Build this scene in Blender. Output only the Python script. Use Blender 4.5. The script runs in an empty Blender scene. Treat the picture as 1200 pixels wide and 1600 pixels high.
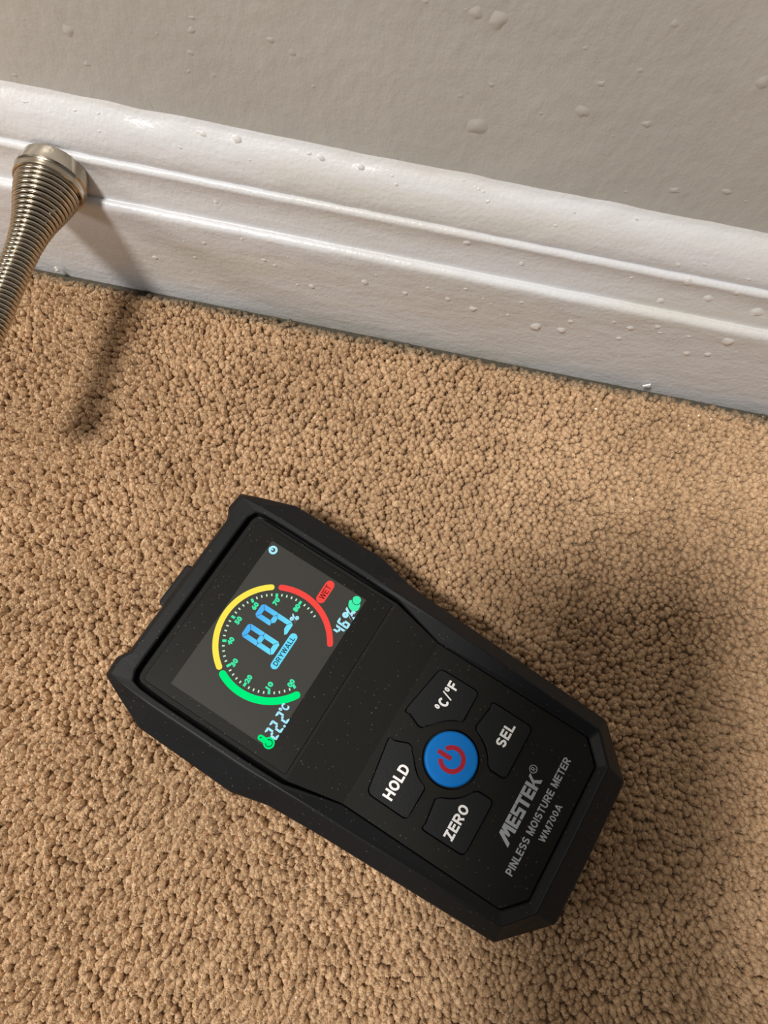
import bpy, bmesh, math, random
import numpy as np
from mathutils import Vector, Matrix, noise

random.seed(7); rng = np.random.default_rng(11)
SC = bpy.context.scene
COL = SC.collection

# ------------------------------------------------------------------ camera
CAM_H = 0.290
PITCH, ROLL = math.radians(71.0), math.radians(11.3)
fwd = Vector((0, math.cos(PITCH), -math.sin(PITCH))); rgt = Vector((1, 0, 0)); dwn = fwd.cross(rgt)
r2 = math.cos(ROLL)*rgt - math.sin(ROLL)*dwn
d2 = math.sin(ROLL)*rgt + math.cos(ROLL)*dwn
cam = bpy.data.cameras.new('camera'); camo = bpy.data.objects.new('camera', cam); COL.objects.link(camo)
m = Matrix((r2, -d2, -fwd)).transposed().to_4x4(); m.translation = (0, 0, CAM_H); camo.matrix_world = m
cam.sensor_fit = 'VERTICAL'; cam.sensor_height = 36; cam.lens = 27.0; cam.clip_start = 0.01
SC.camera = camo

# ------------------------------------------------------------------ world, lamps, exposure
w = bpy.data.worlds.new('room_ambience'); SC.world = w; w.use_nodes = True
w.node_tree.nodes['Background'].inputs[0].default_value = (1.0, 0.965, 0.92, 1)
w.node_tree.nodes['Background'].inputs[1].default_value = 0.125

def area_lamp(name, loc, target, size, energy, col):
    l = bpy.data.lights.new(name, 'AREA'); l.shape = 'DISK'; l.size = size; l.energy = energy; l.color = col
    o = bpy.data.objects.new(name, l); COL.objects.link(o); o.location = loc
    o.rotation_euler = (Vector(target) - Vector(loc)).to_track_quat('-Z', 'Y').to_euler()
    return o
area_lamp('ceiling_lamp_light', (-0.66, -0.46, 1.75), (0, 0.1, 0), 0.30, 32.0, (1.0, 0.955, 0.89))
area_lamp('low_fill_light', (-0.66, -0.22, 0.37), (0, 0.05, 0), 0.15, 1.1, (1.0, 0.94, 0.86))  # added low light at left; widens the meter's shadow and lifts the wall

vs = SC.view_settings
vs.view_transform = 'Standard'; vs.look = 'None'; vs.gamma = 1.0; vs.use_curve_mapping = False; vs.exposure = 0.0

# ------------------------------------------------------------------ helpers
def mat(name):
    m = bpy.data.materials.new(name); m.use_nodes = True
    nt = m.node_tree; b = nt.nodes['Principled BSDF']
    return m, nt, b
def plain(name, col, rough=0.5, metal=0.0, spec=0.5, emit=None, es=1.0):
    m, nt, b = mat(name)
    b.inputs['Base Color'].default_value = (*col, 1); b.inputs['Roughness'].default_value = rough
    b.inputs['Metallic'].default_value = metal; b.inputs['Specular IOR Level'].default_value = spec
    if emit: b.inputs['Emission Color'].default_value = (*emit, 1); b.inputs['Emission Strength'].default_value = es
    return m
def node(nt, t, **kw):
    n = nt.nodes.new(t)
    for k, v in kw.items(): setattr(n, k, v)
    return n
def add_bump(nt, b, scale, strength, dist, detail=4, vec=None, chain=None, stretch=None):
    tc = node(nt, 'ShaderNodeTexCoord'); src = tc.outputs['Object']
    if stretch:
        mp = node(nt, 'ShaderNodeMapping'); mp.inputs['Scale'].default_value = stretch
        nt.links.new(src, mp.inputs[0]); src = mp.outputs[0]
    n = node(nt, 'ShaderNodeTexNoise'); n.inputs['Scale'].default_value = scale; n.inputs['Detail'].default_value = detail
    nt.links.new(src, n.inputs['Vector'])
    bp = node(nt, 'ShaderNodeBump'); bp.inputs['Strength'].default_value = strength; bp.inputs['Distance'].default_value = dist
    nt.links.new(n.outputs[0], bp.inputs['Height'])
    if chain: nt.links.new(chain.outputs[0], bp.inputs['Normal'])
    nt.links.new(bp.outputs[0], b.inputs['Normal'])
    return bp
def mix_color(nt, b, fac_out, c1, c2, lo=0.4, hi=0.6):
    r = node(nt, 'ShaderNodeValToRGB'); r.color_ramp.elements[0].position = lo; r.color_ramp.elements[1].position = hi
    r.color_ramp.elements[0].color = (*c1, 1); r.color_ramp.elements[1].color = (*c2, 1)
    nt.links.new(fac_out, r.inputs[0]); nt.links.new(r.outputs[0], b.inputs['Base Color']); return r

def link(name, me, material, parent=None, smooth=False, loc=None):
    o = bpy.data.objects.new(name, me); COL.objects.link(o)
    if material and not me.materials: me.materials.append(material)
    if smooth: me.polygons.foreach_set('use_smooth', [True]*len(me.polygons))
    if parent: o.parent = parent
    if loc: o.location = loc
    return o
def from_bm(name, bm, material, parent=None, smooth=False, loc=None):
    bmesh.ops.recalc_face_normals(bm, faces=bm.faces[:])
    me = bpy.data.meshes.new(name); bm.to_mesh(me); bm.free(); me.update()
    return link(name, me, material, parent, smooth, loc)
def from_py(name, v, f, material, parent=None, smooth=False, loc=None):
    bm = bmesh.new(); vv = [bm.verts.new(p) for p in v]
    for q in f:
        try: bm.faces.new([vv[i] for i in q])
        except ValueError: pass
    return from_bm(name, bm, material, parent, smooth, loc)
def tag(o, label=None, cat=None, group=None, kind=None):
    if label: o['label'] = label
    if cat: o['category'] = cat
    if group: o['group'] = group
    if kind: o['kind'] = kind
    return o
def bevel(o, width, seg=2, angle=25):
    md = o.modifiers.new('edge', 'BEVEL'); md.width = width; md.segments = seg; md.limit_method = 'ANGLE'; md.angle_limit = math.radians(angle)
    md.harden_normals = False
    return o
def slab(bm, pts, z0, z1):
    """closed prism from a flat outline (mm -> m)"""
    bot = [bm.verts.new((x*.001, y*.001, z0*.001)) for x, y in pts]
    top = [bm.verts.new((x*.001, y*.001, z1*.001)) for x, y in pts]
    n = len(pts)
    bm.faces.new(top); bm.faces.new(bot[::-1])
    for i in range(n): bm.faces.new((bot[i], bot[(i+1) % n], top[(i+1) % n], top[i]))
def rounded(pts, rads, seg=5):
    """round the corners of a polygon"""
    out = []; n = len(pts)
    for i in range(n):
        p = Vector(pts[i]); a = Vector(pts[i-1]) - p; b = Vector(pts[(i+1) % n]) - p
        r = rads[i] if isinstance(rads, (list, tuple)) else rads
        if r <= 0: out.append(tuple(p)); continue
        r = min(r, a.length*.48, b.length*.48)
        A = p + a.normalized()*r; B = p + b.normalized()*r
        for k in range(seg+1):
            t = k/seg; out.append(tuple(A*(1-t)**2 + p*2*t*(1-t) + B*t*t))
    return out
def circle_pts(cx, cy, r, n=32, a0=0, a1=2*math.pi, closed=True):
    k = n if closed else n+1
    return [(cx + r*math.cos(a0+(a1-a0)*i/n), cy + r*math.sin(a0+(a1-a0)*i/n)) for i in range(k)]
def ring_slab(bm, cx, cy, ro, ri, z0, z1, a0=0.0, a1=360.0, n=40, caps=False):
    """arc band, with round end caps when wanted"""
    a0, a1 = math.radians(a0), math.radians(a1)
    outer = [(cx+ro*math.cos(a0+(a1-a0)*i/n), cy+ro*math.sin(a0+(a1-a0)*i/n)) for i in range(n+1)]
    inner = [(cx+ri*math.cos(a0+(a1-a0)*i/n), cy+ri*math.sin(a0+(a1-a0)*i/n)) for i in range(n+1)]
    for i in range(n): slab(bm, [outer[i], outer[i+1], inner[i+1], inner[i]], z0, z1)
    if caps:
        rm, rc = (ro+ri)/2, (ro-ri)/2
        for a in (a0, a1): slab(bm, circle_pts(cx+rm*math.cos(a), cy+rm*math.sin(a), rc, 14), z0, z1)

_dg = bpy.context.evaluated_depsgraph_get
def text_mesh(body, x0, x1, y0, y1, z0, z1, bold=0.0, spacing=1.0, shear=0.0):
    """flat lettering stretched into the box x0..x1, y0..y1 (mm)"""
    cu = bpy.data.curves.new('lettering', 'FONT'); cu.body = body; cu.offset = bold; cu.space_character = spacing; cu.shear = shear
    cu.resolution_u = 4; cu.extrude = 0.05; cu.fill_mode = 'BOTH'
    o = bpy.data.objects.new('lettering_curve', cu); COL.objects.link(o)
    bpy.context.view_layer.update()
    me = bpy.data.meshes.new_from_object(o.evaluated_get(_dg()))
    bpy.data.objects.remove(o); bpy.data.curves.remove(cu)
    n = len(me.vertices); a = np.empty(n*3); me.vertices.foreach_get('co', a); a = a.reshape(-1, 3)
    lo, hi = a.min(0), a.max(0); t = (a-lo)/(hi-lo)
    a = np.c_[x0+(x1-x0)*t[:, 0], y0+(y1-y0)*t[:, 1], z0+(z1-z0)*t[:, 2]]*.001
    me.vertices.foreach_set('co', a.ravel()); me.materials.clear(); me.update()
    return me

# block lettering drawn with broad strokes (unit height, t = stroke width)
def glyph(ch, t):
    a = t/2
    def arc(cx, cy, rx, ry, d0, d1, n=10): return [(cx+rx*math.cos(math.radians(d0+(d1-d0)*i/n)), cy+ry*math.sin(math.radians(d0+(d1-d0)*i/n))) for i in range(n+1)]
    W = {'H': .76, 'O': .82, 'L': .62, 'D': .76, 'S': .70, 'E': .68, 'F': .64, 'Z': .68, 'R': .76, 'P': .70, 'I': t, 'N': .76, 'M': .90, 'U': .76, 'T': .68, 'W': 1.06, 'Y': .74,
         'A': .80, 'C': .76, '7': .58, '0': .60, '/': .44, '\u00b0': .38, ' ': .30}
    w_ = W[ch]; r = (.5-a)/2
    bowl = lambda lo: [(a, lo), (w_*.52, lo)] + arc(w_*.52, (1-a+lo)/2, w_*.48-a, (1-a-lo)/2, -90, 90, 8)[1:-1] + [(w_*.52, 1-a), (a, 1-a)]
    G = {'H': [[(a, 0), (a, 1)], [(w_-a, 0), (w_-a, 1)], [(t, .52), (w_-t, .52)]],
         'O': [arc(w_/2, .5, w_/2-a, .5-a, 0, 360, 24)], '0': [arc(w_/2, .5, w_/2-a, .5-a, 0, 360, 20)],
         'L': [[(a, 1), (a, a), (w_, a)]],
         'D': [[(a, a), (w_*.45, a)] + arc(w_*.45, .5, w_*.55-a, .5-a, -90, 90, 10)[1:-1] + [(w_*.45, 1-a), (a, 1-a), (a, a)]],
         'S': [arc(w_/2, .5+r, w_/2-a, r, 20, 270, 14) + arc(w_/2, a+r, w_/2-a, r, 90, -160, 14)[1:]],
         'E': [[(w_, 1-a), (a, 1-a), (a, a), (w_, a)], [(t, .52), (w_*.93, .52)]],
         'F': [[(w_, 1-a), (a, 1-a), (a, 0)], [(t, .5), (w_*.88, .5)]],
         'Z': [[(0, 1-a), (w_-t, 1-a)], [(w_-t*.75, 1-a*.2), (t*.75, a*.2)], [(t, a), (w_, a)], [(w_-t*1.2, 1-a), (w_, 1-a)], [(0, a), (t*1.2, a)]],
         'R': [[(a, 0), (a, 1)], bowl(.46), [(w_*.5, .46), (w_-a*1.1, 0)]], 'P': [[(a, 0), (a, 1)], bowl(.42)],
         'I': [[(a, 0), (a, 1)]], 'N': [[(a, 0), (a, 1)], [(w_-a, 0), (w_-a, 1)], [(a*1.1, 1), (w_-a*1.1, 0)]],
         'M': [[(a, 0), (a, 1)], [(w_-a, 0), (w_-a, 1)], [(a*1.3, 1), (w_/2, a*.6), (w_-a*1.3, 1)]],
         'U': [[(a, 1), (a, w_/2)] + arc(w_/2, w_/2-a*.0, w_/2-a, w_/2-a, 180, 360, 12)[1:-1] + [(w_-a, w_/2), (w_-a, 1)]],
         'T': [[(0, 1-a), (w_, 1-a)], [(w_/2, 1-t), (w_/2, 0)]],
         'W': [[(a*.9, 1), (w_*.27, 0)], [(w_*.27, 0), (w_/2, 1)], [(w_/2, 1), (w_*.73, 0)], [(w_*.73, 0), (w_-a*.9, 1)]],
         'Y': [[(a*.9, 1), (w_/2, .42)], [(w_-a*.9, 1), (w_/2, .42)], [(w_/2, .5), (w_/2, 0)]],
         'A': [[(a*.9, 0), (w_/2, 1)], [(w_/2, 1), (w_-a*.9, 0)], [(w_*.22, .27), (w_*.78, .27)]],
         'C': [arc(w_/2, .5, w_/2-a, .5-a, 42, 318, 20)], '7': [[(0, 1-a), (w_-t*.2, 1-a)], [(w_-a, 1-t), (w_*.34, 0)]],
         '/': [[(a*.4, -.02), (w_-a*.4, 1.02)]], '\u00b0': [arc(w_/2, .8, w_/2-t*.36, .2-t*.1, 0, 360, 16)], ' ': []}
    return w_, G[ch]
def block_text(body, x0, x1, y0, y1, z, t=.2, gap=.11):
    verts, faces, pen, eps = [], [], 0.0, 0
    for ch in body:
        w_, strokes = glyph(ch, t)
        for st in strokes:
            closed = len(st) > 3 and (Vector(st[0])-Vector(st[-1])).length < 1e-6
            pts = [Vector(p) for p in (st[:-1] if closed else st)]; n_ = len(pts); base = len(verts); eps += 1
            tt = t*(.72 if ch == '\u00b0' else .62 if ch == '/' else 1)
            for i, p in enumerate(pts):
                d0 = (p-pts[i-1]).normalized() if (i or closed) else None
                d1 = (pts[(i+1) % n_]-p).normalized() if (i < n_-1 or closed) else None
                d0 = d0 or d1; d1 = d1 or d0
                n0, n1 = Vector((-d0.y, d0.x)), Vector((-d1.y, d1.x)); m_ = (n0+n1).normalized(); k = (tt/2)/max(m_.dot(n0), .45)
                for sg in (1, -1):
                    q = p + m_*k*sg; verts.append((pen+q.x, q.y, eps % 5))
            for i in range(n_ if closed else n_-1):
                j = (i+1) % n_; faces.append((base+2*i, base+2*i+1, base+2*j+1, base+2*j))
        pen += w_+gap
    pen -= gap
    me = bpy.data.meshes.new('lettering')
    me.from_pydata([((x0+(x1-x0)*x/pen)*.001, (y0+(y1-y0)*y)*.001, (z+e*.006)*.001) for x, y, e in verts], [], faces); me.update()
    return me

# ------------------------------------------------------------------ materials
# wall paint
M_wall, nt, b = mat('greige_wall_paint')
b.inputs['Roughness'].default_value = 0.42; b.inputs['Specular IOR Level'].default_value = 0.35
tc = node(nt, 'ShaderNodeTexCoord'); nz = node(nt, 'ShaderNodeTexNoise'); nz.inputs['Scale'].default_value = 14; nz.inputs['Detail'].default_value = 3
nt.links.new(tc.outputs['Object'], nz.inputs['Vector'])
mix_color(nt, b, nz.outputs[0], (0.53, 0.527, 0.508), (0.57, 0.567, 0.545))
c1 = add_bump(nt, b, 60, 0.45, 0.0014, 2, stretch=(1, 1, .6))
c2 = add_bump(nt, b, 280, 0.4, 0.0007, 3, chain=c1, stretch=(1, 1, .6))
add_bump(nt, b, 900, 0.25, 0.0002, 2, chain=c2)
# baseboard paint
M_base, nt, b = mat('white_gloss_trim_paint')
b.inputs['Roughness'].default_value = 0.30; b.inputs['Specular IOR Level'].default_value = 0.5
tc = node(nt, 'ShaderNodeTexCoord'); mp = node(nt, 'ShaderNodeMapping'); mp.inputs['Scale'].default_value = (8, 30, 40)
nz = node(nt, 'ShaderNodeTexNoise'); nz.inputs['Scale'].default_value = 1.0; nz.inputs['Detail'].default_value = 4
nt.links.new(tc.outputs['Object'], mp.inputs[0]); nt.links.new(mp.outputs[0], nz.inputs['Vector'])
mix_color(nt, b, nz.outputs[0], (0.71, 0.70, 0.675), (0.75, 0.757, 0.785), 0.34, 0.52)
c1 = add_bump(nt, b, 140, 0.55, 0.0009, 4, stretch=(0.5, 1, 1))
add_bump(nt, b, 620, 0.5, 0.0004, 3, chain=c1)
# water
M_water, nt, b = mat('clear_water')
b.inputs['Base Color'].default_value = (0.90, 0.89, 0.88, 1); b.inputs['Roughness'].default_value = 0.06
b.inputs['IOR'].default_value = 1.33; b.inputs['Transmission Weight'].default_value = 0.3; b.inputs['Specular IOR Level'].default_value = 0.9
# carpet
def carpet_mat(name, island):
    m, nt, b = mat(name)
    b.inputs['Roughness'].default_value = 0.75; b.inputs['Specular IOR Level'].default_value = 0.25
    b.inputs['Sheen Weight'].default_value = 0.15; b.inputs['Sheen Roughness'].default_value = 0.4
    b.inputs['Sheen Tint'].default_value = (1, 0.85, 0.68, 1)
    tc = node(nt, 'ShaderNodeTexCoord')
    nz = node(nt, 'ShaderNodeTexNoise'); nz.inputs['Scale'].default_value = 22; nz.inputs['Detail'].default_value = 3
    nt.links.new(tc.outputs['Object'], nz.inputs['Vector'])
    if island:
        g = node(nt, 'ShaderNodeNewGeometry'); mx = node(nt, 'ShaderNodeMath', operation='MULTIPLY_ADD')
        nt.links.new(g.outputs['Random Per Island'], mx.inputs[0]); mx.inputs[1].default_value = 0.5
        sc_ = node(nt, 'ShaderNodeMath', operation='MULTIPLY'); sc_.inputs[1].default_value = 0.6
        nt.links.new(nz.outputs[0], sc_.inputs[0]); nt.links.new(sc_.outputs[0], mx.inputs[2]); fac = mx.outputs[0]
    else: fac = nz.outputs[0]
    r = mix_color(nt, b, fac, (0.46, 0.292, 0.160), (0.88, 0.635, 0.405), 0.15, 0.95)
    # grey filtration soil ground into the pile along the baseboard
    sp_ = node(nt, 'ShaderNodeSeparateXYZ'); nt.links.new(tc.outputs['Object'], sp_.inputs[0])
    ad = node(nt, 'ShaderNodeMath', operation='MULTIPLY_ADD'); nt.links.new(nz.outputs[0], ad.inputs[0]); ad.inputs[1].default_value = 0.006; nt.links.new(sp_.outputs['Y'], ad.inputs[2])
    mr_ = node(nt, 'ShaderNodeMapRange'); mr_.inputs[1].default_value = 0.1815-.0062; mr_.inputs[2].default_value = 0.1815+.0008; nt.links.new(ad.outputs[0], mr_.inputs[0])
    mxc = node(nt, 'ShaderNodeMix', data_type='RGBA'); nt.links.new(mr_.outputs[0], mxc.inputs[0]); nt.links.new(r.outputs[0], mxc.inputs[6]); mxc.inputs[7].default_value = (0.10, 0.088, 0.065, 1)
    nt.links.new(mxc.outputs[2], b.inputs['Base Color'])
    if not island: add_bump(nt, b, 700, 1.0, 0.002, 3)
    return m
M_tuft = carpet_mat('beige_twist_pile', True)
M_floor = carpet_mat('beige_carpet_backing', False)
M_fibre = plain('stray_carpet_fibre', (0.60, 0.44, 0.28), 0.3, spec=0.8)
# meter
def black_plastic(name, col, rough, spec, speck=True, bump=0.25):
    m, nt, b = mat(name)
    b.inputs['Roughness'].default_value = rough; b.inputs['Specular IOR Level'].default_value = spec
    b.inputs['Base Color'].default_value = (*col, 1)
    if speck:   # fine pale dust
        tc = node(nt, 'ShaderNodeTexCoord'); v = node(nt, 'ShaderNodeTexVoronoi'); v.inputs['Scale'].default_value = 560
        nt.links.new(tc.outputs['Object'], v.inputs['Vector'])
        n2 = node(nt, 'ShaderNodeTexNoise'); n2.inputs['Scale'].default_value = 160; nt.links.new(tc.outputs['Object'], n2.inputs['Vector'])
        th = node(nt, 'ShaderNodeMath', operation='MULTIPLY'); th.inputs[1].default_value = 0.19; nt.links.new(n2.outputs[0], th.inputs[0])
        lt = node(nt, 'ShaderNodeMath', operation='LESS_THAN'); nt.links.new(v.outputs['Distance'], lt.inputs[0]); nt.links.new(th.outputs[0], lt.inputs[1])
        mix_color(nt, b, lt.outputs[0], col, (0.085, 0.078, 0.066), 0.0, 1.0)
    add_bump(nt, b, 1500, bump, 0.0002, 2)
    return m
M_rubber = black_plastic('black_rubber_holster', (0.0085, 0.0095, 0.0112), 0.48, 0.22, True, 0.15)
M_panel = black_plastic('matte_black_panel', (0.0105, 0.010, 0.0085), 0.6, 0.16)
M_window = black_plastic('black_display_window', (0.0075, 0.0072, 0.006), 0.4, 0.15, True, 0.08)
M_key = black_plastic('black_rubber_key', (0.0105, 0.0115, 0.013), 0.5, 0.2, False, 0.3)
M_screen = plain('lit_screen_backlight', (0.02, 0.02, 0.018), 0.35, spec=0.15, emit=(0.029, 0.027, 0.0225), es=1.0)
M_blue = plain('blue_button_plastic', (0.0, 0.165, 0.56), 0.5, spec=0.2)
M_red = plain('red_print', (0.36, 0.012, 0.03), 0.6, spec=0.2)
M_white = plain('white_print', (0.93, 0.93, 0.93), 0.5)
M_grey = plain('silver_print', (0.42, 0.46, 0.48), 0.5)
def glow(name, col, s=1.0): return plain(name, (0, 0, 0), 0.9, spec=0.0, emit=col, es=s)
G_yellow = glow('yellow_pixels', (1.0, 0.83, 0.09)); G_red = glow('red_pixels', (0.95, 0.075, 0.06)); G_green = glow('green_pixels', (0.0, 0.90, 0.21))
G_mint = glow('mint_pixels', (0.06, 0.88, 0.42)); G_pale = glow('pale_pixels', (0.62, 0.92, 0.62)); G_cyan = glow('cyan_pixels', (0.16, 0.74, 0.98))
G_ice = glow('ice_blue_pixels', (0.42, 0.86, 1.0)); G_dark = glow('dark_pixels', (0.012, 0.05, 0.07)); G_maroon = glow('dark_red_pixels', (0.05, 0.008, 0.008))
G_dgreen = glow('dark_green_pixels', (0.0, 0.10, 0.04))
G_digit, nt, b = mat('blue_digit_pixels')       # the screen draws the digits in a blue-to-cyan fade
b.inputs['Base Color'].default_value = (0, 0, 0, 1); b.inputs['Specular IOR Level'].default_value = 0.0; b.inputs['Emission Strength'].default_value = 1
tc = node(nt, 'ShaderNodeTexCoord'); sx = node(nt, 'ShaderNodeSeparateXYZ'); nt.links.new(tc.outputs['Object'], sx.inputs[0])
mr = node(nt, 'ShaderNodeMapRange'); mr.inputs[1].default_value = 0.0085; mr.inputs[2].default_value = -0.003
nt.links.new(sx.outputs['Y'], mr.inputs[0]); rp = node(nt, 'ShaderNodeValToRGB'); nt.links.new(mr.outputs[0], rp.inputs[0])
rp.color_ramp.elements[0].color = (0.085, 0.46, 0.93, 1); rp.color_ramp.elements[1].color = (0.17, 0.80, 0.98, 1)
nt.links.new(rp.outputs[0], b.inputs['Emission Color'])
# door stop
M_nickel, nt, b = mat('worn_brushed_nickel')
b.inputs['Metallic'].default_value = 1.0; b.inputs['Roughness'].default_value = 0.2; b.inputs['Base Color'].default_value = (0.52, 0.46, 0.37, 1)
M_rubtip = plain('white_rubber', (0.75, 0.73, 0.68), 0.6)

# ------------------------------------------------------------------ setting
YW = 0.1815            # front plane of the baseboard
YWALL = YW + 0.014
X0, X1 = -1.3, 1.3
PILE = 0.0065          # depth of the pile; its top is z = 0

fv = []
for x in (X0, X1): fv += [(x, -1.6, -.0265), (x, YWALL+.1, -.0265), (x, YWALL+.1, -PILE), (x, YW-.0026, -PILE), (x, YW-.0042, -.0040), (x, -1.6, -.0040)]
me = from_py('floor', fv, [(0, 1, 2, 3, 4, 5), (6, 7, 8, 9, 10, 11)] + [(k, (k+1) % 6, 6+(k+1) % 6, 6+k) for k in range(6)], M_floor)
tag(me, 'beige carpeted floor in front of the white baseboard', 'floor', kind='structure')

wl = from_py('wall_back', [(X0, YWALL, -PILE), (X1, YWALL, -PILE), (X1, YWALL, 1.5), (X0, YWALL, 1.5),
                           (X0, YWALL+.1, -PILE), (X1, YWALL+.1, -PILE), (X1, YWALL+.1, 1.5), (X0, YWALL+.1, 1.5)],
             [(0, 1, 2, 3), (4, 5, 6, 7), (0, 1, 5, 4), (1, 2, 6, 5), (2, 3, 7, 6), (3, 0, 4, 7)], M_wall)
tag(wl, 'greige painted wall above the white baseboard', 'wall', kind='structure')

# baseboard: moulded profile (z, protrusion) in mm, run along x with brush-painted unevenness
PROF = [(-6.5, 14), (0, 14), (15, 14), (30, 14), (42, 14), (44.5, 14), (45.6, 13.8), (46.3, 13.3), (46.9, 12.5), (47.1, 11.4), (46.5, 10.8), (47.2, 10.6),
        (49, 10.5), (52, 10.0), (56, 9.4), (60, 9.2), (62.4, 9.6), (63.2, 9.75), (63.9, 9.5), (64.6, 8.9), (65.0, 7.9), (64.5, 7.3), (65.2, 7.6), (66.5, 7.9),
        (68, 7.9), (70, 7.6), (72, 7.1), (74, 6.4), (76, 5.5), (77.5, 4.6), (79, 3.4), (80, 2.4), (81, 1.3), (82, .5), (83, 0.12), (83.6, -0.3)]
xs = np.concatenate([np.linspace(X0, -.36, 40, endpoint=False), np.linspace(-.36, .36, 420, endpoint=False), np.linspace(.36, X1, 40)])
V = []; Fq = []; NP = len(PROF)
for x in xs:
    for k, (z, d) in enumerate(PROF):
        zz, dd = z, d
        n1 = noise.noise((x*30, k*.7, 1.3)); n2 = noise.noise((x*160, z*.16, 4.1))
        if k > 1: dd += 0.10*n1 + 0.09*n2
        if 5 <= k <= 11 or 16 <= k <= 22: dd += 0.16*noise.noise((x*110, 7.7, k*.15)); zz += 0.14*noise.noise((x*90, 2.2, 3))
        if k >= NP-5: zz += 0.9*noise.noise((x*26, 9.1, 0)) + 0.5*noise.noise((x*80, 5.1, 0))
        V.append((x, YWALL - dd*.001, zz*.001))
for i in range(len(xs)-1):
    for k in range(NP-1):
        a = i*NP+k; Fq.append((a, a+1, a+NP+1, a+NP))
bb_me = bpy.data.meshes.new('baseboard_back'); bb_me.from_pydata(V, [], Fq); bb_me.update()
bb = link('baseboard_back', bb_me, M_base, smooth=True)
tag(bb, 'white moulded baseboard along the foot of the wall', 'baseboard', kind='structure')

# blisters under the wall paint
def dome_mesh(name, seed, seg=14, rings=6, wob=0.18, power=1.0):
    v = []; f = []
    for r in range(rings):
        t = r/rings
        for s in range(seg):
            a = 2*math.pi*s/seg; q = 1 + wob*noise.noise((math.cos(a)*1.3+seed*3.1, math.sin(a)*1.3, seed))
            rho = 1-t; hgt = (1-rho*rho)**power; rad = rho*q
            v.append((rad*math.cos(a), -hgt, rad*math.sin(a)))
    v.append((0, -1.0, 0))
    for r in range(rings-1):
        for s in range(seg):
            a = r*seg+s; b_ = r*seg+(s+1) % seg; f.append((a, a+seg, b_+seg, b_))
    for s in range(seg): f.append(((rings-1)*seg+(s+1) % seg, (rings-1)*seg+s, rings*seg))
    me = bpy.data.meshes.new(name); me.from_pydata(v, [], f); me.update()
    me.polygons.foreach_set('use_smooth', [True]*len(me.polygons))
    return me
BUMPS = [(-137.3, 109.3, 0.6), (-123.9, 108.2, 1.35), (-121.4, 97.2, 0.9), (-149.3, 86.6, 0.9), (-82.9, 121.3, 0.9), (-83.6, 117.1, 1.05), (-85.5, 109.2, 0.9), (-87.2, 102.3, 0.75), (-79.2, 102.6, 0.75), (-59.8, 119.1, 1.05), (-53.2, 116.3, 0.9), (-95.0, 113.6, 0.6), (-47.2, 105.9, 0.75), (-31.6, 107.8, 0.6), (-40.1, 99.1, 0.6), (-1.8, 139.6, 1.35), (4.2, 138.8, 1.8), (-4.9, 140.1, 0.6), (-15.8, 140.1, 0.75), (6.3, 118.9, 0.9), (-1.9, 113.0, 0.75), (4.8, 103.1, 2.1), (36.8, 126.3, 1.05), (34.5, 115.9, 1.65), (53.9, 116.1, 1.2), (49.1, 147.4, 0.9), (46.0, 109.6, 0.6), (72.2, 93.6, 1.35), (87.5, 97.1, 1.35), (95.0, 94.8, 0.75), (78.4, 136.1, 1.35), (45.5, 132.7, 0.75), (29.1, 136.0, 0.75), (23.4, 89.8, 0.6), (57.6, 88.9, 0.75), (22.8, 112.4, 0.75)]
domes = [dome_mesh('paint_blister', i, wob=0.6, power=1.6) for i in range(5)]
M_blister = plain('greige_paint_skin', (0.535, 0.527, 0.50), 0.5, spec=0.2)
for d in domes: d.materials.append(M_blister)
for i, (x, z, r) in enumerate(BUMPS):
    o = bpy.data.objects.new('paint_blister', domes[i % 5]); COL.objects.link(o); o.parent = wl
    o.location = (x*.001, YWALL+.0001, z*.001); k = r*.001
    o.scale = (k*2.0, k*.28, k*random.uniform(1.2, 1.9)); o.rotation_euler = (0, random.uniform(-.8, .8), 0)

# old brush ridges in the wall paint
def ridge_mesh(name, pts, wdt, hgt):
    v, f = [], []
    for k, (x, z) in enumerate(pts):
        a = Vector(pts[min(k+1, len(pts)-1)]) - Vector(pts[max(k-1, 0)]); a.normalize(); nx, nz_ = -a.y, a.x
        e = .25 if k in (0, len(pts)-1) else 1.0
        for q, hh in ((-1, 0), (0, 1), (1, 0)): v.append(((x+nx*wdt*q*e)*.001, YWALL+.00005-hh*hgt*e*.001, (z+nz_*wdt*q*e)*.001))
    for k in range(len(pts)-1):
        for q in (0, 1): f.append((3*k+q, 3*k+q+1, 3*k+q+4, 3*k+q+3))
    return from_py(name, v, f, M_blister, wl, True)
ridge_mesh('paint_ridge', [(-104.1, 88.9), (-103.4, 86.6), (-102.9, 84.4), (-102.6, 83.6)], .32, .22); ridge_mesh('paint_ridge', [(-77.9, 102.8), (-80.4, 98.0), (-83.2, 93.4), (-88.4, 85.4)], .45, .12)

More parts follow.
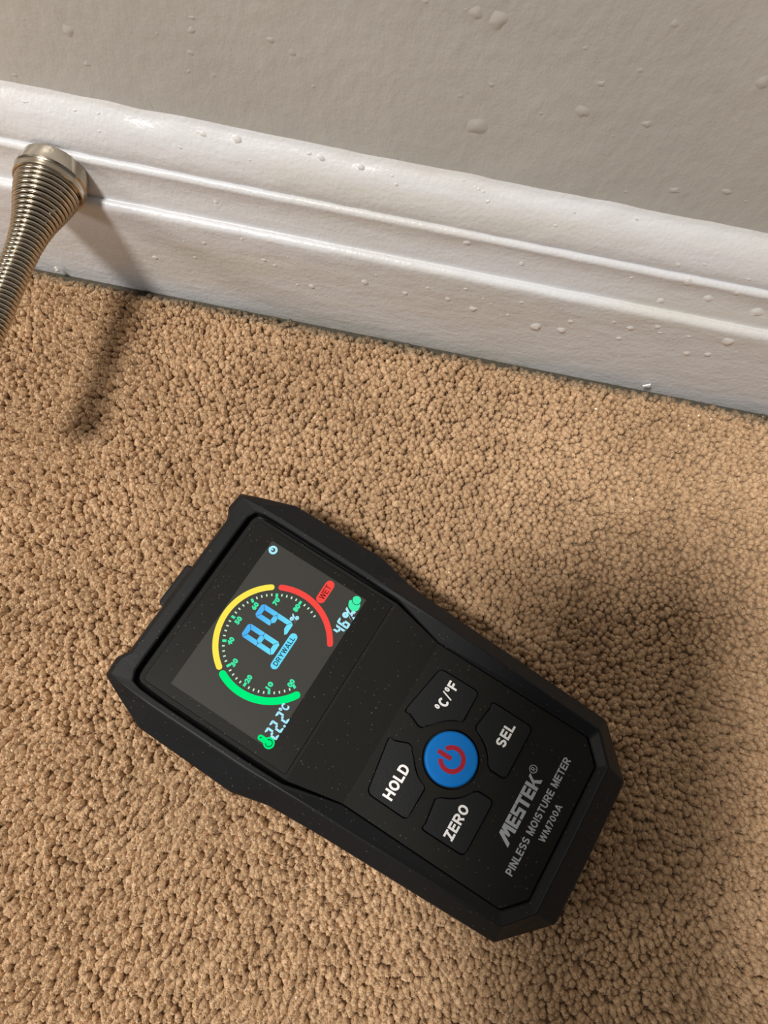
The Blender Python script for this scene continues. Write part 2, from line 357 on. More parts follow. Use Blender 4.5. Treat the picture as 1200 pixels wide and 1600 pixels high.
# water drops on the baseboard
DROPS = [(-8.7, 29.7, 14.0, 0.75), (8.3, 31.5, 14.0, 0.75), (-0.2, 36.1, 14.0, 0.6), (14.0, 40.1, 14.0, 0.6), (21.6, 36.3, 14.0, 0.45), (25.2, 33.9, 14.0, 0.45), (18.9, 28.4, 14.0, 1.05), (36.3, 38.7, 14.0, 0.6), (33.1, 28.9, 14.0, 0.6), (30.4, 27.9, 14.0, 0.45), (45.5, 24.7, 14.0, 1.35), (57.3, 32.8, 14.0, 0.75), (55.5, 25.9, 14.0, 1.2), (72.9, 37.9, 14.0, 0.6), (80.0, 36.3, 14.0, 0.9), (78.5, 28.1, 14.0, 0.75), (89.2, 40.3, 14.0, 0.75), (91.4, 37.0, 14.0, 0.6), (102.4, 38.2, 14.0, 0.6), (106.4, 27.0, 14.0, 0.9), (114.1, 29.2, 14.0, 0.9), (117.0, 39.9, 14.0, 1.35), (82.9, 16.0, 14.0, 0.45), (117.7, 16.7, 14.0, 0.45), (120.5, 24.9, 14.0, 0.45), (67.1, 25.3, 14.0, 0.45), (129.3, 28.3, 14.0, 0.45), (10.4, 60.8, 9.3, 0.9), (31.8, 55.2, 9.5, 0.75), (71.4, 59.2, 9.2, 0.6), (85.8, 51.0, 10.2, 0.9), (90.6, 63.2, 9.5, 1.05), (101.0, 56.5, 9.4, 1.05), (108.7, 62.8, 9.6, 0.75), (120.3, 54.7, 9.6, 1.35), (84.6, 68.8, 7.7, 0.6), (93.3, 71.0, 7.3, 0.45), (109.8, 68.8, 7.7, 0.6), (-112.2, 20.1, 14.0, 0.75), (-102.6, 37.8, 14.0, 0.45), (-97.5, 34.6, 14.0, 0.45), (-94.6, 25.6, 14.0, 0.6), (-89.3, 36.1, 14.0, 0.6), (-73.5, 43.1, 14.0, 0.45), (-65.7, 33.1, 14.0, 0.75), (-61.4, 30.8, 14.0, 0.6), (-86.5, 31.1, 14.0, 0.3), (-52.8, 21.0, 14.0, 0.6), (-46.7, 21.9, 14.0, 0.9), (-25.2, 31.7, 14.0, 0.9), (-40.8, 17.2, 14.0, 0.45), (-55.8, 37.6, 14.0, 0.45), (-21.0, 37.6, 14.0, 0.45), (-47.9, 29.0, 14.0, 0.45), (-82.9, 55.4, 9.5, 0.6), (-130.4, 79.4, 2.9, 0.45), (-122.2, 79.8, 2.6, 0.45), (-147.9, 79.1, 3.2, 0.45), (-93.4, 80.6, 1.8, 0.3), (-85.6, 80.0, 2.4, 0.75), (-73.4, 80.2, 2.2, 0.9), (-49.0, 80.3, 2.1, 0.45), (-44.4, 79.8, 2.6, 0.75), (-30.5, 79.4, 2.9, 0.75), (-93.3, 75.2, 5.8, 0.45), (-122.0, 75.3, 5.7, 0.45), (-69.1, 75.7, 5.6, 0.3), (-87.8, 80.1, 2.3, 0.45), (-146.7, 79.3, 3.1, 0.3), (-82.8, 79.3, 3.0, 0.3), (-19.5, 79.0, 3.3, 0.4), (-17.7, 77.0, 4.9, 0.4), (4.6, 81.1, 1.3, 0.4), (8.8, 80.2, 2.2, 0.4), (10.3, 79.9, 2.5, 0.4), (12.0, 79.5, 2.8, 0.4), (13.8, 77.4, 4.7, 0.4), (43.7, 78.9, 3.4, 0.4), (39.0, 74.2, 6.3, 0.4), (64.8, 80.2, 2.1, 0.4)]
wd = [dome_mesh('water_drop', 20+i, wob=0.35) for i in range(5)]
for d in wd: d.materials.append(M_water)
for i, (x, z, d, r) in enumerate(DROPS):
    o = bpy.data.objects.new('water_drop', wd[i % 5]); COL.objects.link(o)
    tilt = 0.0 if z < 70 else math.atan2((z-68)*1.0, 9.0)          # the crown of the moulding leans back
    o.location = (x*.001, YWALL - d*.001 + .00012, z*.001); k = r*.00128
    top = z > 66
    o.scale = (k*(2.0 if top else 1.45), k*(.7 if top else .55), k*(1.1 if top else random.uniform(1.1, 1.6))); o.rotation_euler = (-tilt, random.uniform(-.5, .5), 0)
    if top: tag(o, 'tiny glinting water drop on the rounded top of the baseboard', 'water drop', 'water drops on the top of the baseboard')
    elif z > 46: tag(o, 'clear water drop in the hollow band of the baseboard moulding', 'water drop', 'water drops in the hollow of the baseboard')
    else: tag(o, 'clear water drop on the flat lower face of the baseboard', 'water drop', 'water drops on the flat face of the baseboard')

    own = {(45.5, 24.7): 'large round water drop at mid baseboard face, left of a pair of big drops', (55.5, 25.9): 'large round water drop at mid baseboard face, right of a pair of big drops',
           (117.0, 39.9): 'largest water drop under the lower bead at the right end of the baseboard', (120.3, 54.7): 'largest water drop in the moulding hollow at the far right'}.get((x, z))
    if own: o['label'] = own

# ------------------------------------------------------------------ moisture meter
ANG = math.radians(158.715 - 90)
meter = bpy.data.objects.new('moisture_meter', None); COL.objects.link(meter); meter.empty_display_size = .02
meter.location = (-0.02851, 0.03649, 0.0); meter.rotation_euler = (0, 0, ANG)
tag(meter, 'black handheld pinless moisture meter with lit colour dial lying on the beige carpet', 'moisture meter')
FZ = 32.0
def mirror(half):
    """half outline from top centre to bottom centre on the right side -> closed loop"""
    return half + [(-x, *r) for x, *r in half[::-1] if abs(x) > 1e-6]
TOPV = 36.4
ridge = [(0, TOPV, FZ), (27.4, TOPV, FZ), (30.6, 38.2, FZ), (36.6, 38.0, FZ), (37.3, 30, FZ), (37.6, 20.5, FZ), (37.4, -15.5, FZ), (36.9, -28, FZ), (36.2, -46, FZ), (33.9, -107.6, FZ-.3), (25.2, -115.2, FZ-.3), (0, -115.4, FZ-.3)]
outer = [(0, 38.6, 27), (28.0, 38.6, 27), (31.4, 40.2, 29), (37.9, 39.6, 29), (41.0, 32.5, 28), (45.7, 21, 26), (46.2, -15.5, 26), (43.2, -28.2, 26), (41.9, -46, 26.5), (39.2, -109.4, 26.5), (24.6, -123.6, 26.5), (0, -123.9, 26.5)]
low = [(0, 38.0, 6), (27.5, 38.0, 6), (31.2, 39.2, 6), (37.5, 38.6, 6), (40.4, 31.5, 6), (45.0, 20.4, 7), (45.4, -15, 7), (42.2, -28, 7), (41.0, -46, 7), (38.3, -108.8, 7), (24.1, -122.6, 7), (0, -122.9, 7)]
bot = [(0, 34.5, 0), (26.5, 34.5, 0), (29, 35.4, 0), (34, 35, 0), (37, 29, 0), (41, 18, 0), (41.4, -13, 0), (38.5, -27, 0), (37.4, -45, 0), (35, -106, 0), (22.5, -119, 0), (0, -119.2, 0)]
PZ = FZ - 3.2      # keypad level
inner = [(0, 31.6, FZ-.2), (26, 31.6, FZ-.2), (31.5, 31.5, FZ-.2), (34.6, 30.0, FZ-.2), (35.3, 26.5, FZ-.2), (35.5, 19, FZ-.2), (35.4, -15, FZ-.2), (35.0, -28.5, FZ-.4), (30.3, -48, PZ), (30.2, -106.2, PZ), (23.5, -112.5, PZ), (0, -112.7, PZ)]
deep = [(x, v, FZ-4.5 if z > FZ-1 else PZ-1.6) for x, v, z in inner]
rings = [mirror(q) for q in (deep, inner, ridge, outer, low, bot)]
n = len(rings[0]); V = [(x*.001, v*.001, z*.001) for r in rings for x, v, z in r]; Fq = []
for k in range(len(rings)-1):
    for i in range(n): Fq.append((k*n+i, k*n+(i+1) % n, (k+1)*n+(i+1) % n, (k+1)*n+i))
Fq.append(tuple(range(n))); Fq.append(tuple((len(rings)-1)*n+i for i in range(n))[::-1])
hol = from_py('holster', V, Fq, M_rubber, meter)
bevel(hol, .0006, 2, 18); hol['label'] = 'black rubber holster with flared cheeks'

# face panel: head frame, slope and keypad plate with cut-outs for the keys
def keyhole(pts, grow): # grow an outline about its own centroid
    c = Vector((sum(p[0] for p in pts)/len(pts), sum(p[1] for p in pts)/len(pts))); out = []
    for p in pts:
        d = Vector(p)-c; out.append(tuple(c + d*(1+grow/d.length)))
    return out
BC = (0.0, -70.5)
def arc_pts(r, a0, a1, n=8): return [(BC[0]+r*math.cos(math.radians(a0+(a1-a0)*i/n)), BC[1]+r*math.sin(math.radians(a0+(a1-a0)*i/n))) for i in range(n+1)]
k_up = rounded([(4.3, -49.8), (23.0, -52.9), (23.2, -67.6), (12.0, -67.7)], [2.2, 2.0, 1.8, 1.0]) + arc_pts(12.3, 18, 58) + rounded([(4.4, -58.6), (3.4, -57.0), (3.6, -54)], [1, 1, 0])[:-1]
k_lo = rounded([(23.0, -72.6), (22.8, -88.6), (4.0, -88.6), (4.1, -82.6)], [2.2, 2.0, 1.8, 1.0]) + arc_pts(12.3, -67, -20) + [(12.2, -73.4), (13.2, -72.6)]
flip = lambda pts: [(-x, y) for x, y in pts][::-1]
KEYS = [k_up, k_lo, flip(k_up), flip(k_lo)]
bm = bmesh.new()
def loop(pts, z):
    vs_ = [bm.verts.new((x*.001, y*.001, z*.001)) for x, y in pts]
    return vs_, [bm.edges.new((vs_[i], vs_[(i+1) % len(vs_)])) for i in range(len(vs_))]
def skirt(vs_, dz):
    lowv = [bm.verts.new((v.co.x, v.co.y, v.co.z-dz*.001)) for v in vs_]
    for i in range(len(vs_)): bm.faces.new((vs_[i], vs_[(i+1) % len(vs_)], lowv[(i+1) % len(vs_)], lowv[i]))
pad_out = [(30.0, -48), (30.0, -105.6), (23.0, -112.0), (-23.0, -112.0), (-30.0, -105.6), (-30.0, -48)]
vo, eo = loop(pad_out, PZ); edges = list(eo); holes = []
for kp in KEYS + [circle_pts(*BC, 9.5, 40)]:
    vh, eh = loop(keyhole(kp, .55) if kp is not None and len(kp) != 40 else kp, PZ); edges += eh; holes.append(vh)
bmesh.ops.triangle_fill(bm, edges=edges, use_beauty=True)
for vh in holes: skirt(vh, 1.5)
skirt(vo, 1.4)
# slope between window and keypad
WZ = FZ - .5
s1 = [bm.verts.new((x*.001, -28.9*.001, WZ*.001)) for x in (33.6, -33.6)]
bm.faces.new((s1[0], s1[1], vo[5], vo[0]))
# frame around the window
head = rounded([(-33.6, -28.9), (33.6, -28.9), (33.6, 29.6), (-33.6, 29.6)], [0, 0, 3, 3])
hv = [bm.verts.new((x*.001, y*.001, WZ*.001)) for x, y in head]; bm.faces.new(hv); skirt(hv, 3)
bmesh.ops.remove_doubles(bm, verts=bm.verts[:], dist=1e-6)
panel = from_bm('face_panel', bm, M_panel, meter)

def part(name, build, material, parent=meter, smooth=False):
    bm = bmesh.new(); build(bm); return from_bm(name, bm, material, parent, smooth)
win = part('display_window', lambda bm: slab(bm, rounded([(-32.5, -27.9), (32.5, -27.9), (32.5, 28.0), (-32.5, 28.0)], [.8, .8, 1.6, 1.6]), WZ-.4, WZ+.25), M_window)
bevel(win, .0002, 1)
S0 = WZ+.25
scr = part('screen', lambda bm: slab(bm, [(-28.7, -19.3), (28.9, -19.3), (28.9, 19.4), (-28.7, 19.4)], S0-.02, S0+.05), M_screen)
scr['label'] = 'lit grey screen with a moisture dial'
Z1, Z2, Z3 = S0+.05, S0+.09, S0+.13
sub = lambda name, build, material: part(name, build, material, scr)
DC = (-.15, -.9)
sub('gauge_arc', lambda bm: ring_slab(bm, *DC, 20.15, 17.75, Z1, Z2, 155, 238.5, 30, True), G_green)['label'] = 'green dry band'
sub('gauge_arc', lambda bm: ring_slab(bm, *DC, 19.95, 17.95, Z1, Z2, 36, 147, 40, True), G_yellow)['label'] = 'yellow damp band'
sub('gauge_arc', lambda bm: ring_slab(bm, *DC, 19.95, 17.95, Z1, Z2, -58.5, 26, 30, True), G_red)['label'] = 'red wet band'
def tick(bm, v, r0, r1, wd_):
    a = math.radians(240-3*v); c, s = math.cos(a), math.sin(a)
    slab(bm, [(DC[0]+r*c-q*s, DC[1]+r*s+q*c) for r, q in ((r0, -wd_), (r1, -wd_), (r1, wd_), (r0, wd_))], Z1, Z2)
def minor(bm):
    for v in range(2, 90, 2):
        if v % 10: tick(bm, v, 15.9, 16.75, .22)
def major(bm):
    for v in range(0, 90, 10): tick(bm, v, 15.4, 16.75, .42)
sub('minor_tick_marks', minor, G_pale); sub('major_tick_marks', major, G_mint)
for v in range(0, 90, 10):
    a = math.radians(240-3*v); r = 14.0 if v else 14.4
    cx, cy = DC[0]+r*math.cos(a) - (.5 if v == 0 else 0), DC[1]+r*math.sin(a)
    me = text_mesh('%02d' % v, cx-1.3, cx+1.3, cy-.9, cy+.9, Z1, Z2, .06, 1.1); link('scale_number', me, G_mint, scr)
# seven segment figures
def seg_poly(k, w_, h, t):
    g = .05*t; q = t/2; hm = h/2
    hx = lambda y0, y1, flip_: None
    S = {
     'a': [(t*.45, h), (w_-t*.45, h), (w_-t*.1, h-t*.35), (w_-t-g, h-t), (t+g, h-t), (t*.1, h-t*.35)],
     'd': [(t*.45, 0), (t*.1, t*.35), (t+g, t), (w_-t-g, t), (w_-t*.1, t*.35), (w_-t*.45, 0)],
     'g': [(q+g*2, hm), (t+g, hm+q), (w_-t-g, hm+q), (w_-q-g*2, hm), (w_-t-g, hm-q), (t+g, hm-q)],
     'f': [(0, h-t*.5), (t*.05, h-t*.42), (t-g, h-t-g), (t-g, hm+q+g*.2), (q, hm+g), (0, hm+g)],
     'b': [(w_, h-t*.5), (w_-t*.05, h-t*.42), (w_-t+g, h-t-g), (w_-t+g, hm+q+g*.2), (w_-q, hm+g), (w_, hm+g)],
     'e': [(0, t*.5), (t*.05, t*.42), (t-g, t+g), (t-g, hm-q-g*.2), (q, hm-g), (0, hm-g)],
     'c': [(w_, t*.5), (w_-t*.05, t*.42), (w_-t+g, t+g), (w_-t+g, hm-q-g*.2), (w_-q, hm-g), (w_, hm-g)]}
    return S[k]
SEGS = {'2': 'abged', '4': 'fgbc', '6': 'afgedc', '8': 'abcdefg', '9': 'abcdfg'}
def digit(bm, ch, x, y, w_, h, t, shear=0.0):
    for k in SEGS[ch]: slab(bm, [(x+px+shear*py, y+py) for px, py in seg_poly(k, w_, h, t)], Z1, Z2)
sub('reading_digit', lambda bm: digit(bm, '8', -4.0, -3.1, 5.1, 12.7, 1.74, .01), G_digit)
sub('reading_digit', lambda bm: digit(bm, '9', 3.9, -3.1, 5.1, 12.7, 1.74, .01), G_digit)
link('percent_sign', text_mesh('%', 9.2, 11.8, -3.6, -0.9, Z1, Z2, .04), G_ice, scr)
def pill(bm, xa, xb, y, r):
    slab(bm, circle_pts(xb, y, r, 12, -math.pi/2, math.pi/2, False) + circle_pts(xa, y, r, 12, math.pi/2, 1.5*math.pi, False), Z1, Z2)
dw = sub('drywall_badge', lambda bm: pill(bm, -5.9, 5.0, -5.55, 1.35), G_cyan)
link('badge_lettering', block_text('DRYWALL', -5.9, 5.0, -6.4, -4.7, Z3, .17, .14), G_dark, scr)
sub('wet_badge', lambda bm: pill(bm, 21.0, 26.5, -6.0, 1.6), G_red)
link('badge_lettering', block_text('WET', 21.0, 26.2, -7.0, -5.0, Z3, .13, .12), G_maroon, scr)
def small_digits(bm, txt, x, y, w_, h, t, step):
    for ch in txt:
        if ch == '.': slab(bm, circle_pts(x-.05, y+.25, .42, 10), Z1, Z2); x += .75; continue
        digit(bm, ch, x, y, w_, h, t, .03); x += step
sub('temperature_reading', lambda bm: small_digits(bm, '22.2', -25.4, -19.5, 2.05, 4.7, .74, 2.6), G_ice)
link('degree_sign', text_mesh('°C', -17.0, -14.3, -17.4, -14.5, Z1, Z2, .045), G_ice, scr)
sub('humidity_reading', lambda bm: small_digits(bm, '46', 14.1, -19.3, 2.2, 4.4, .76, 2.8), G_ice)
link('percent_sign', text_mesh('%', 19.7, 23.5, -19.3, -15.0, Z1, Z2, .045), G_ice, scr)
def therm(bm):
    c = (-27.2, -18.0); slab(bm, circle_pts(*c, 1.85, 24), Z1, Z2)
    slab(bm, [(-28.15, -17), (-26.25, -17)] + circle_pts(-27.2, -14.8, .95, 10, 0, math.pi, False), Z1, Z2)
sub('thermometer_icon', therm, G_green)
def therm_in(bm):
    ring_slab(bm, -27.2, -18.0, 1.25, .95, Z2, Z3, 125, 415, 20)
    slab(bm, [(-27.4, -15.1), (-27.0, -15.1)] + circle_pts(-27.2, -14.7, .2, 8, 0, math.pi, False), Z2, Z3)
sub('thermometer_icon_line', therm_in, G_dgreen)
def drop_icon(bm):
    slab(bm, circle_pts(27.0, -16.6, 1.55, 20), Z1, Z2)
    slab(bm, rounded([(25.7, -14.3), (23.6, -15.4), (22.9, -17.6), (24.3, -18.9), (26.4, -18.6), (27.4, -17)], .7), Z1, Z2)
sub('humidity_drop_icon', drop_icon, G_mint)
sub('humidity_drop_line', lambda bm: ring_slab(bm, 27.0, -16.6, 1.6, 1.4, Z2, Z3, 95, 300, 20), G_dgreen)
def pow_icon(bm):
    ring_slab(bm, 26.3, 17.3, 1.55, .75, Z1, Z2, 0, 360, 28)
    slab(bm, [(26.05, 17.2), (26.55, 17.2), (26.55, 18.9), (26.05, 18.9)], Z2, Z3)
sub('power_icon', pow_icon, G_ice)

# keys
KZ0, KZ1 = PZ-1.5, PZ+.75
names = [('°C/°F', 11.2, 21.6, -61.0, -57.4), ('SEL', 12.0, 20.1, -83.7, -80.2), ('HOLD', -21.3, -9.6, -60.8, -57.2), ('ZERO', -21.3, -9.9, -83.3, -79.9)]
for kp, (txt, x0, x1, y0, y1) in zip(KEYS, names):
    bm = bmesh.new(); slab(bm, kp, KZ0, KZ1)
    k = from_bm('key', bm, M_key, meter); bevel(k, .00055, 3, 50); k['label'] = 'black rubber key reading ' + {'°C/°F': 'degrees C or F'}.get(txt, txt)
    link('key_lettering', block_text(txt, x0, x1, y0, y1, KZ1+.03, .21), M_white, k)
pb = part('power_button', lambda bm: slab(bm, circle_pts(*BC, 8.75, 64), PZ-1.5, PZ+1.7), M_blue); bevel(pb, .0008, 4, 50); pb['label'] = 'round blue power button'
BZ = PZ+1.7
def psym(bm):
    ring_slab(bm, BC[0]-.1, BC[1]-.2, 4.5, 3.0, BZ-.02, BZ+.05, 118, 422, 40)
    slab(bm, rounded([(-.85, -70.4), (.65, -70.4), (.65, -65.4), (-.85, -65.4)], .35, 3), BZ-.02, BZ+.05)
part('power_symbol', psym, M_red, pb)

# printed lettering below the keys
LZ0, LZ1 = PZ-.02, PZ+.05
_lz = [0]
def poly(bm, pts): _lz[0] += 1; slab(bm, pts, LZ0, LZ1+(_lz[0] % 6)*.006)
def brand(bm):
    b_, t = -99.35, -94.85; h = t-b_
    def P(x0, w_, pts): poly(bm, [(x0+px*w_, b_+py*h) for px, py in pts])
    # M with a long raked left leg
    poly(bm, [(-13.5, b_), (-12.1, b_), (-10.35, t-1.3), (-10.35, t), (-10.95, t)])
    poly(bm, [(-10.35, t), (-9.75, t), (-9.75, b_+1.1), (-10.55, b_+1.1)])
    poly(bm, [(-10.45, b_+1.1), (-9.75, b_+1.1), (-8.75, t-1.5), (-8.75, t), (-9.3, t)])
    poly(bm, [(-8.75, t), (-7.55, t), (-7.55, b_), (-8.75, b_)])
    def Echar(x0, w_):
        P(x0, w_, [(0, 0), (.36, 0), (.36, 1), (0, 1)])
        for y0, y1 in ((0, .22), (.39, .61), (.78, 1)): P(x0, w_, [(.36, y0), (1, y0), (1, y1), (.36, y1)])
    def Schar(x0, w_):
        for y0, y1 in ((0, .22), (.39, .61), (.78, 1)): P(x0, w_, [(0, y0), (1, y0), (1, y1), (0, y1)])
        P(x0, w_, [(0, .61), (.34, .61), (.34, .78), (0, .78)]); P(x0, w_, [(.66, .22), (1, .22), (1, .39), (.66, .39)])
    Echar(-7.2, 2.9); Schar(-3.9, 3.0)
    P(-.75, 3.5, [(0, .78), (1, .78), (1, 1), (0, 1)]); P(-.75, 3.5, [(.33, 0), (.67, 0), (.67, .78), (.33, .78)])
    Echar(2.95, 2.9)
    P(6.2, 3.9, [(0, 0), (.3, 0), (.3, 1), (0, 1)]); P(6.2, 3.9, [(.3, .42), (.72, 1), (1.0, 1), (.62, .52), (.3, .30)])
    P(6.2, 3.9, [(.42, .52), (.66, .56), (1.04, 0), (.7, 0)])
br = part('brand_lettering', brand, M_grey); br['label'] = 'silver printed brand lettering'
part('registered_mark', lambda bm: ring_slab(bm, 11.7, -95.1, 1.35, 1.12, LZ0, LZ1, 0, 360, 28), M_grey)
link('registered_mark_lettering', block_text('R', 11.2, 12.25, -95.85, -94.35, LZ1, .15), M_grey, meter)
link('description_lettering', block_text('PINLESS MOISTURE METER', -20.1, 20.7, -104.55, -102.05, LZ1, .19, .13), M_grey, meter)
link('model_lettering', block_text('WM700A', -6.2, 6.6, -108.75, -106.55, LZ1, .17, .13), M_grey, meter)
# small sensor tab on the top end
tab = part('sensor_tab', lambda bm: slab(bm, rounded([(-10.0, 37), (7.6, 37), (7.0, 41.0), (-9.2, 41.0)], [0, 0, 1.2, 1.2]), 15, 26), M_rubber); bevel(tab, .0008, 3, 40)

# ------------------------------------------------------------------ spring door stop
SX, SZ = -0.1426, 0.0560
stop = bpy.data.objects.new('spring_door_stop', None); COL.objects.link(stop); stop.location = (SX, YW, SZ); stop.empty_display_size = .01
stop.rotation_euler = (0, 0, 0)
tag(stop, 'worn nickel coil spring door stop screwed into the white baseboard', 'door stop')
def lathe(bm, prof, seg=48):       # (distance from the wall, radius) mm, axis along -y
    rows = []
    for t, r in prof:
        rows.append([bm.verts.new((r*.001*math.cos(2*math.pi*s/seg), -t*.001, r*.001*math.sin(2*math.pi*s/seg))) for s in range(seg)])
    for a, b_ in zip(rows[:-1], rows[1:]):
        for s in range(seg): bm.faces.new((a[s], a[(s+1) % seg], b_[(s+1) % seg], b_[s]))
    bm.faces.new(rows[0]); bm.faces.new(rows[-1][::-1])
cap = part('base_cap', lambda bm: lathe(bm, [(-4.6, 12.0), (0, 12.8), (1.2, 12.9), (1.6, 12.6), (2.0, 12.3), (3.2, 12.2), (3.7, 12.6), (4.3, 12.5), (4.6, 12.0), (4.5, 11.5), (3.0, 11.2), (2.8, 8), (2.8, 3)]), M_nickel, stop, True)
cap.data.set_sharp_from_angle(angle=math.radians(35))
def radius(t):
    pts = [(0, 11.3), (3, 10.9), (7, 9.9), (11, 8.6), (15, 7.4), (20, 6.3), (26, 5.5), (34, 5.15), (80, 5.1)]
    for (a, ra), (b_, rb) in zip(pts[:-1], pts[1:]):
        if t <= b_: return ra + (rb-ra)*(t-a)/(b_-a)
    return 5.1
def spring(bm):
    wr, pitch, L, per, ns = .82, 1.74, 80.0, 30, 7
    rows = []; N = int(L/pitch*per)
    for i in range(N+1):
        t = 4.6 + L*i/N - .3; a = 2*math.pi*i/per; r = radius(t-4.6) - .4
        c = Vector((r*math.cos(a), -t, r*math.sin(a))); er = Vector((math.cos(a), 0, math.sin(a))); ax = Vector((0, -1, 0))
        rows.append([bm.verts.new((c + (er*math.cos(2*math.pi*s/ns) + ax*math.sin(2*math.pi*s/ns))*wr)*.001) for s in range(ns)])
    for a, b_ in zip(rows[:-1], rows[1:]):
        for s in range(ns): bm.faces.new((a[s], a[(s+1) % ns], b_[(s+1) % ns], b_[s]))
    bm.faces.new(rows[0]); bm.faces.new(rows[-1][::-1])
part('coil_spring', spring, M_nickel, stop, True)
tip = part('rubber_tip', lambda bm: lathe(bm, [(82, 3.5), (83.5, 6.4), (84, 6.8), (90, 6.8), (92.5, 6.2), (93.6, 4.8), (94, 2.5)], 28), M_rubtip, stop, True)
tip['label'] = 'white rubber tip'

# ------------------------------------------------------------------ carpet pile
def pile():
    VV, FF, MI, off = [], [], [], 0
    def zone(sp, xa, xb, ya, yb, hole, blades):
        nonlocal off
        ny = int((yb-ya)/(sp*.866)); nx = int((xb-xa)/sp)
        jj, ii = np.meshgrid(np.arange(ny), np.arange(nx), indexing='ij')
        px = xa + (ii + .5*(jj % 2))*sp; py = ya + jj*sp*.866
        px = px.ravel() + rng.normal(0, sp*.17, px.size); py = py.ravel() + rng.normal(0, sp*.17, py.size)
        keep = py < YW - .0030
        if hole: keep &= ~((px > hole[0]) & (px < hole[1]) & (py > hole[2]))
        dx, dy = px+.02851, py-.03649; ca, sa = math.cos(-ANG), math.sin(-ANG)
        lx, ly = dx*ca-dy*sa, dx*sa+dy*ca
        keep &= ~((np.abs(lx) < .031) & (ly > -.110) & (ly < .028))      # nothing stands deep under the meter
        px, py, lx, ly = px[keep], py[keep], lx[keep], ly[keep]; N = px.size
        under = (np.abs(lx) < .040) & (ly > -.118) & (ly < .034)
        fx = np.empty(N); fy = np.empty(N); fh = np.empty(N)
        for i in range(N):
            a, b_ = px[i], py[i]
            fx[i] = noise.noise((a*18, b_*18, 0)) + .5*noise.noise((a*70, b_*70, 3)); fy[i] = noise.noise((a*18+31, b_*18+7, 5)) + .5*noise.noise((a*70+9, b_*70, 8))
            fh[i] = noise.noise((a*60, b_*60, 12)) + .8*noise.noise((a*170, b_*170, 2))
        h = PILE*(1 + .095*fh + rng.normal(0, .06, N)); h = np.where(under, PILE*.93, h)
        h *= np.clip(.72 + (YW-.003-py)/.006*.28, .72, 1)
        r = sp*.60*rng.uniform(.76, 1.25, N)
        lxn = fx*.0017 + rng.normal(0, .0004, N); lyn = fy*.0017 - .0011 + rng.normal(0, .0005, N)
        lim = YW - .0010
        # solid core of each tuft
        seg = 5; prof = [(1.0, .55), (.92, .78), (.55, .93)]; nv = seg*len(prof)+1
        tw = rng.uniform(0, 6.28, N); v = np.empty((N, nv, 3))
        for k, (rr, hh) in enumerate(prof):
            for s in range(seg):
                a = tw + 2*math.pi*s/seg; q = r*rr*(1 + rng.normal(0, .15, N)); le = hh**1.6
                v[:, k*seg+s, 0] = px + q*np.cos(a) + lxn*le; v[:, k*seg+s, 1] = py + q*np.sin(a) + lyn*le; v[:, k*seg+s, 2] = -PILE + h*hh
        v[:, -1, 0] = px + lxn; v[:, -1, 1] = py + lyn; v[:, -1, 2] = -PILE + h*.985
        v[:, :, 1] = np.minimum(v[:, :, 1], lim)
        tri = []
        for k in range(len(prof)-1):
            for s in range(seg):
                a, b_ = k*seg+s, k*seg+(s+1) % seg; tri += [(a, b_, b_+seg), (a, b_+seg, a+seg)]
        for s in range(seg): tri.append(((len(prof)-1)*seg+s, (len(prof)-1)*seg+(s+1) % seg, nv-1))
        F = (np.array(tri)[None] + (np.arange(N)*nv)[:, None, None]).reshape(-1, 3) + off
        VV.append(v.reshape(-1, 3)); FF.append(F); MI.append(np.zeros(len(F), np.int32)); off += N*nv
        # yarn fibres lying over the core, tips fraying past its edge
        nf = N*blades; ix = np.repeat(np.arange(N), blades); R_ = r[ix]
        az = rng.uniform(0, 6.28, nf); p0 = rng.uniform(0, .8, nf); p1 = p0 + rng.uniform(.35, .8, nf); a1 = az + rng.normal(0, .55, nf)
        def on(p, a, lift):
            hz = 1 - .30*p**2 + lift; le = np.clip(hz, 0, 1.1)**1.6
            return np.c_[px[ix]+lxn[ix]*le+R_*p*np.cos(a), py[ix]+lyn[ix]*le+R_*p*np.sin(a), -PILE+h[ix]*hz]
        A = on(p0, az, rng.uniform(.0, .03, nf)); B = on(p1, a1, rng.uniform(.0, .10, nf))
        B[:, 0] += lxn[ix]*.25; B[:, 1] += lyn[ix]*.25
        d = B-A; d /= np.linalg.norm(d, axis=1)[:, None]
        side = np.cross(d, np.c_[np.zeros((nf, 2)), np.ones(nf)]); side /= np.linalg.norm(side, axis=1)[:, None]+1e-9
        nrm = np.cross(side, d); roll = rng.normal(0, .6, nf)[:, None]
        w_ = (rng.uniform(.00016, .00033, nf)*(sp/.00228))[:, None]; side = (side*np.cos(roll) + nrm*np.sin(roll))*w_
        stray = rng.uniform(0, 1, nf) < .025
        B[stray] += d[stray]*.0009 + np.c_[np.zeros((stray.sum(), 2)), rng.uniform(.0, .0010, stray.sum())]; side[stray] *= .4
        v = np.stack([A-side, A+side, B], 1).reshape(-1, 3); v[:, 1] = np.minimum(v[:, 1], lim)
        VV.append(v); FF.append(np.arange(nf*3).reshape(-1, 3) + off); off += nf*3
        MI.append((rng.uniform(0, 1, nf) < .05).astype(np.int32))
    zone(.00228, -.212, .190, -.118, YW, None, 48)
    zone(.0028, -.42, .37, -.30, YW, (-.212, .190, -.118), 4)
    V = np.concatenate(VV).astype(np.float32); F = np.concatenate(FF).astype(np.int32); MI = np.concatenate(MI)
    me = bpy.data.meshes.new('carpet_pile')
    me.vertices.add(len(V)); me.vertices.foreach_set('co', V.ravel())
    me.loops.add(F.size); me.loops.foreach_set('vertex_index', F.ravel())
    me.polygons.add(len(F)); me.polygons.foreach_set('loop_start', np.arange(0, F.size, 3, dtype=np.int32))
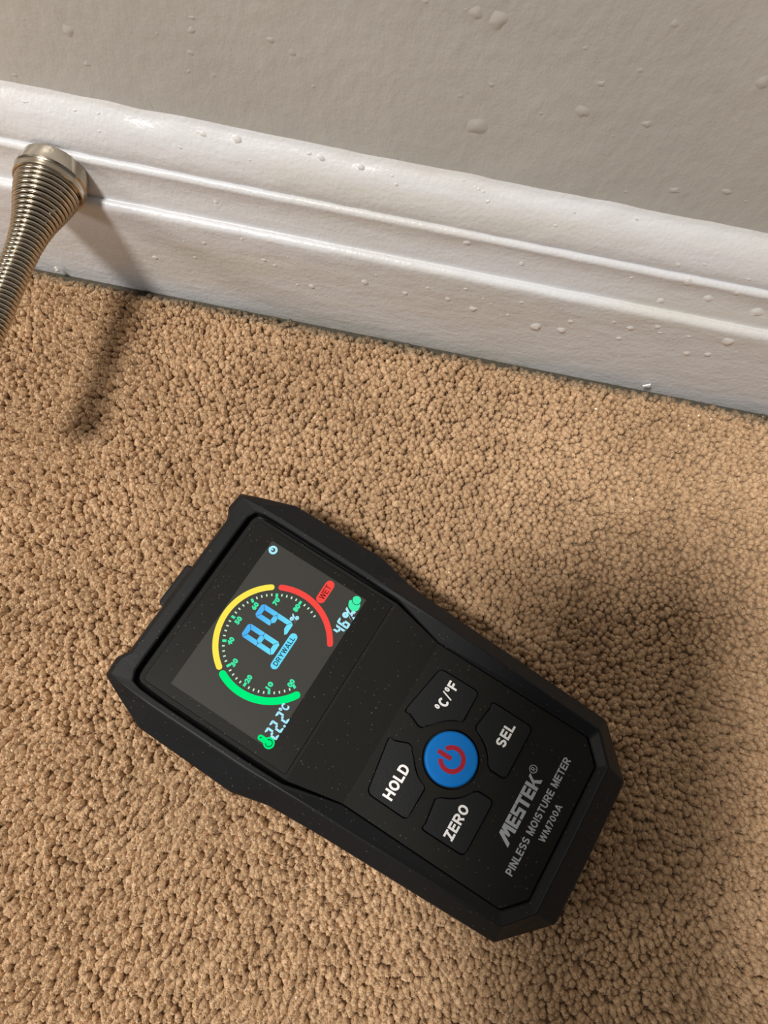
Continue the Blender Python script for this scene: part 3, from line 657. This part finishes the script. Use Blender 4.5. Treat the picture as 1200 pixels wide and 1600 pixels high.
    me.materials.append(M_tuft); me.materials.append(M_fibre)
    me.polygons.foreach_set('material_index', MI); me.polygons.foreach_set('use_smooth', np.ones(len(F), bool))
    me.update(calc_edges=True)
    o = bpy.data.objects.new('carpet_pile', me); COL.objects.link(o)
    tag(o, 'beige twisted cut pile of the wall-to-wall carpet', 'carpet', kind='stuff')
pile()

# white paint flake caught at the carpet edge beside the door stop
bm = bmesh.new()
fl = [bm.verts.new(p) for p in ((-.0010, 0, 0), (.0007, .0003, .0002), (.0011, -.0002, .0019), (.0002, .0003, .0031), (-.0007, 0, .0024),
                               (-.0010, -.0006, 0), (.0007, -.0004, .0002), (.0011, -.0009, .0019), (.0002, -.0005, .0031), (-.0007, -.0007, .0024))]
bm.faces.new(fl[:5]); bm.faces.new(fl[5:][::-1])
for i in range(5): bm.faces.new((fl[i], fl[(i+1) % 5], fl[5+(i+1) % 5], fl[5+i]))
o = from_bm('paint_flake', bm, M_white, loc=(-.1595, .1795, -.0012))
tag(o, 'tiny white paint flake standing at the carpet edge beside the door stop', 'paint flake')

o2 = o.copy(); COL.objects.link(o2); o2.location = (.0995, .1797, .0004); o2.rotation_euler = (.2, .7, .3)
tag(o2, 'white curled paint sliver at the foot of the baseboard near its right end', 'paint sliver'); o2.name = 'paint_sliver'

# the phone that takes the picture: held above the meter, it shades the carpet beside it
ph = bpy.data.objects.new('smartphone', None); COL.objects.link(ph); ph.empty_display_size = .02
ph.matrix_world = m
tag(ph, 'dark smartphone held level above the meter taking the photograph', 'phone')
M_phone = plain('dark_phone_glass', (0.02, 0.02, 0.022), 0.25); M_lens = plain('phone_lens_glass', (0.005, 0.005, 0.008), 0.05)
def phone_slab(name, x0, x1, y0, y1, z0, z1, r, material):
    p = part(name, lambda bm: slab(bm, rounded([(x0, y0), (x1, y0), (x1, y1), (x0, y1)], r, 8), z0, z1), material, ph)
    bevel(p, .0012, 3, 40); return p
phone_slab('body', -71, 13, -143, 17, 5, 13, 11, M_phone)
phone_slab('camera_bump', -22, 9, -21, 14, 3, 5.4, 9, M_phone)
for cx, cy in ((0, 0), (0, -14), (-13, -7)): part('lens', lambda bm: slab(bm, circle_pts(cx, cy, 5.6, 28), 1.4, 3.2), M_lens, ph)
phone_slab('display', -69.5, 11.5, -141.5, 15.5, 13, 13.3, 10, M_lens)
